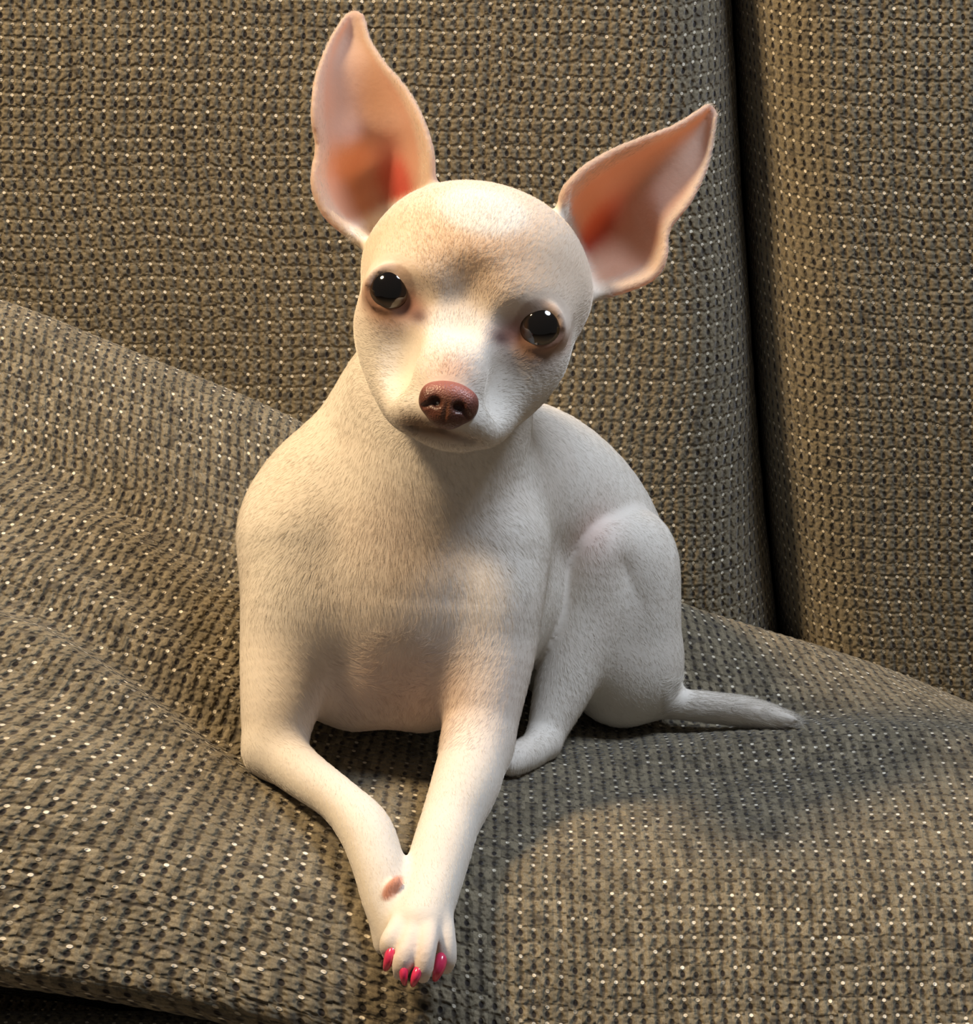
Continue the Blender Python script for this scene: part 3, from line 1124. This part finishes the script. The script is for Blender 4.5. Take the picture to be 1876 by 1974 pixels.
bp = T.n('ShaderNodeBump')
bp.inputs['Strength'].default_value = 0.4
bp.inputs['Distance'].default_value = 0.0004
T.put(bp.inputs['Height'], vo.outputs['Distance'])
T.put(T.bsdf.inputs['Normal'], bp.outputs[0])
nose = mesh_obj('nose', to_world(nv_c), nf_, T.mat, dog)
nose['label'] = 'pinkish brown nose'
col = np.tile(np.array([0.115, 0.040, 0.028]), (len(nv_), 1))
blend(0.75 * sstep(nh[:, 1], -189, -159), (0.36, 0.13, 0.11))
blend(0.4 * gauss(nh, (NX, -203, 225), (14, 30, 60)), (0.16, 0.07, 0.025))
for s in (-1, 1):
    blend(0.9 * gauss(nh, (NX + s * 22, -196, 228), (13, 11, 16)), (0.03, 0.01, 0.01))
ca = nose.data.color_attributes.new('coat', 'FLOAT_COLOR', 'POINT')
ca.data.foreach_set('color', np.concatenate([col, np.ones((len(nv_), 1))], 1).astype(np.float32).ravel())

# --- claws with pink polish
T = NT('pink_polish')
tc = T.n('ShaderNodeTexCoord').outputs['Object']
T.put(T.bsdf.inputs['Base Color'], T.mix(T.noise(tc, 500.0, 2, dim3=True), (0.62, 0.015, 0.085), (0.80, 0.07, 0.16)))
T.bsdf.inputs['Roughness'].default_value = 0.25
T.bsdf.inputs['Coat Weight'].default_value = 0.5
POLISH = T.mat


def claw(pts, name='claw'):
    P = np.array([np.append(C3(*p[:3]), p[3] * PXM * D(p[2])) for p in pts])
    q = []
    for t in np.linspace(0, 1, 9):
        a, b, c = P
        q.append((1 - t) ** 2 * a + 2 * t * (1 - t) * b + t ** 2 * c)
    q = np.array(q)
    vs, fs = [], []
    n = 14
    for i, c in enumerate(q):
        tg = q[min(i + 1, 8)][:3] - q[max(i - 1, 0)][:3]
        tg /= np.linalg.norm(tg)
        sx = np.cross(tg, [0, 0, 1.0]); sx /= np.linalg.norm(sx)
        sy = np.cross(sx, tg)
        for j in range(n):
            a = 2 * math.pi * j / n
            vs.append(c[:3] + c[3] * (math.cos(a) * sx * 0.85 + math.sin(a) * sy * 1.1))
    for i in range(8):
        for j in range(n):
            fs.append((i * n + j, (i + 1) * n + j, (i + 1) * n + (j + 1) % n, i * n + (j + 1) % n))
    tip = q[-1][:3] + (q[-1][:3] - q[-2][:3]) * 0.4
    vs.append(tip); vs.append(q[0][:3])
    for j in range(n):
        fs.append((8 * n + j, 9 * n, 9 * n, 8 * n + (j + 1) % n))
        fs.append((j, (j + 1) % n, 9 * n + 1, 9 * n + 1))
    me = bpy.data.meshes.new(name)
    me.from_pydata([tuple(v) for v in to_world(np.array(vs))], [], [tuple(dict.fromkeys(f)) for f in fs])
    me.polygons.foreach_set('use_smooth', [True] * len(me.polygons))
    me.materials.append(POLISH)
    me.update()
    o = bpy.data.objects.new(name, me)
    sc.collection.objects.link(o)
    o.parent = dog
    o.matrix_parent_inverse = dog.matrix_world.inverted()
    o['label'] = 'claw with bright pink polish'
    return o


claw([(757, 1828, -8.25, 13), (751, 1848, -8.70, 16), (744, 1867, -8.25, 7)])
claw([(779, 1862, -8.75, 10), (777, 1880, -9.1, 12), (780, 1895, -8.7, 6)])
claw([(807, 1868, -8.85, 11), (801, 1884, -9.2, 13), (796, 1898, -8.8, 6)])
claw([(851, 1846, -8.15, 14), (847, 1868, -8.60, 17), (839, 1887, -8.15, 7)])

# --- short coat: real hairs lying on the skin
def build_coat(n_hair):
    tri = np.concatenate([bf[:, [0, 1, 2]], bf[:, [0, 2, 3]]])
    A, B, Cc = bv_cam[tri[:, 0]], bv_cam[tri[:, 1]], bv_cam[tri[:, 2]]
    fnm = np.cross(B - A, Cc - A)
    area = np.linalg.norm(fnm, axis=1) * 0.5
    fnm = fnm / np.maximum(2 * area[:, None], 1e-15)
    seat_ok = np.ones(len(tri))
    seat_ok *= np.where(fnm[:, 2] > 0.45, 0.25, 1.0)          # the far side needs fewer hairs
    hl = hairless[tri].mean(1)
    pr = area * seat_ok * (1 - np.clip(hl * 1.1, 0, 1)) * (1 + 0.8 * is_head[tri[:, 0]])
    idx = RNG.choice(len(tri), size=n_hair, p=pr / pr.sum())
    r1 = np.sqrt(RNG.random(n_hair)); r2 = RNG.random(n_hair)
    w = np.stack([1 - r1, r1 * (1 - r2), r1 * r2], 1)
    T3 = tri[idx]
    P = (bv_cam[T3] * w[..., None]).sum(1)
    Nn = (vn_cam[T3] * w[..., None]).sum(1)
    Nn /= np.linalg.norm(Nn, axis=1, keepdims=True)
    Cl = (BODYCOL[T3] * w[..., None]).sum(1)
    q = ((P - HC) @ HA) / HS
    q[:, 2] *= -1
    hd = sstep(np.linalg.norm(q / np.array([300, 330, 420]), axis=1), 1.05, 0.85)
    earw = (ear_all[T3] * w).sum(1)
    px = P[:, 0] / P[:, 2] * FPX + 938
    py = 987 - P[:, 1] / P[:, 2] * FPX
    # combing: away from the nose on the head, down and outwards on the body
    nose_p = H(16, -190, 230)
    F_head = P - nose_p
    F_head /= np.linalg.norm(F_head, axis=1, keepdims=True)
    F_body = np.tile(np.array([0.0, -1.0, 0.15]), (n_hair, 1))
    side = (px - 770) / 230
    F_body[:, 0] = np.clip(side, -1.3, 1.6) * (1.4 * sstep(py, 1230, 1000) - 0.9 * sstep(py, 1180, 1260))
    # whorl on the breastbone: the hair below turns up to meet it
    wl = np.exp(-((px - 762) / 110) ** 2 - ((py - 1275) / 70) ** 2)
    F_body[:, 1] += 1.9 * wl
    F_body[:, 0] -= 0.9 * wl * side
    low = (py > 1440) & (px < 1000)
    F_body[low] = np.array([0.25, -0.9, -0.5])
    bw = sstep(px, 940, 1110)[:, None]
    F_body = F_body * (1 - bw) + np.array([0.55, -0.65, 0.35]) * bw
    tail = (px > 1270) & (py > 1310)
    F_body[tail] = np.array([1.0, -0.1, -0.25])
    F = F_body * (1 - hd[:, None]) + F_head * hd[:, None]
    for k_, (pts, nrm, ev, eu) in enumerate(EARS):
        tip_d = pts[ev > 0.98].mean(0) - pts[np.abs(ev) < 0.02].mean(0)
        tip_d /= np.linalg.norm(tip_d)
        me_ = (earw > 0.3) & ((px < 860) if k_ == 0 else (px >= 860))
        F[me_] = tip_d
    F += RNG.standard_normal(F.shape) * 0.16
    F -= Nn * np.einsum('ij,ij->i', F, Nn)[:, None]
    F /= np.maximum(np.linalg.norm(F, axis=1, keepdims=True), 1e-9)
    chest = np.exp(-((px - 760) / 260) ** 2 - ((py - 1160) / 320) ** 2)
    ln = (0.0022 + 0.0016 * chest) * (1 - hd) + 0.0025 * hd
    ln = np.where(low, 0.0020, ln)
    ln = np.where(low & (py > 1740), 0.0011, ln)
    ln = np.where(tail, 0.0055, ln)
    ln = np.where(earw > 0.3, 0.0022, ln)
    ln = ln * (0.7 + 0.6 * RNG.random(n_hair))
    lift = 0.11 + 0.10 * RNG.random(n_hair)
    root = P - Nn * 0.0002
    mid = root + (F * 0.5 + Nn * (lift * 0.62)[:, None]) * ln[:, None]
    tip = root + (F + Nn * (lift * 0.80)[:, None]) * ln[:, None]
    pts = to_world(np.stack([root, mid, tip], 1).reshape(-1, 3))
    cu = bpy.data.hair_curves.new('coat')
    cu.add_curves([3] * n_hair)
    cu.position_data.foreach_set('vector', pts.astype(np.float32).ravel())
    ra = cu.attributes.get('radius') or cu.attributes.new('radius', 'FLOAT', 'POINT')
    rad = np.tile(np.array([0.000030, 0.000026, 0.000008]), n_hair)
    ra.data.foreach_set('value', rad.astype(np.float32))
    Cl = np.clip(Cl * (0.90 + 0.2 * RNG.random((n_hair, 1))), 0, 1)
    at = cu.attributes.new('coat', 'FLOAT_COLOR', 'CURVE')
    at.data.foreach_set('color', np.concatenate([Cl, np.ones((n_hair, 1))], 1).astype(np.float32).ravel())
    T = NT('dog_hair')
    T.put(T.bsdf.inputs['Base Color'], T.n('ShaderNodeAttribute', attribute_name='coat').outputs['Color'])
    T.bsdf.inputs['Roughness'].default_value = 0.6
    T.bsdf.inputs['Specular IOR Level'].default_value = 0.2
    cu.materials.append(T.mat)
    o = bpy.data.objects.new('coat', cu)
    sc.collection.objects.link(o)
    o.parent = dog
    o.matrix_parent_inverse = dog.matrix_world.inverted()
    o['label'] = 'short smooth white coat'
    o['kind'] = 'stuff'


build_coat(250000)
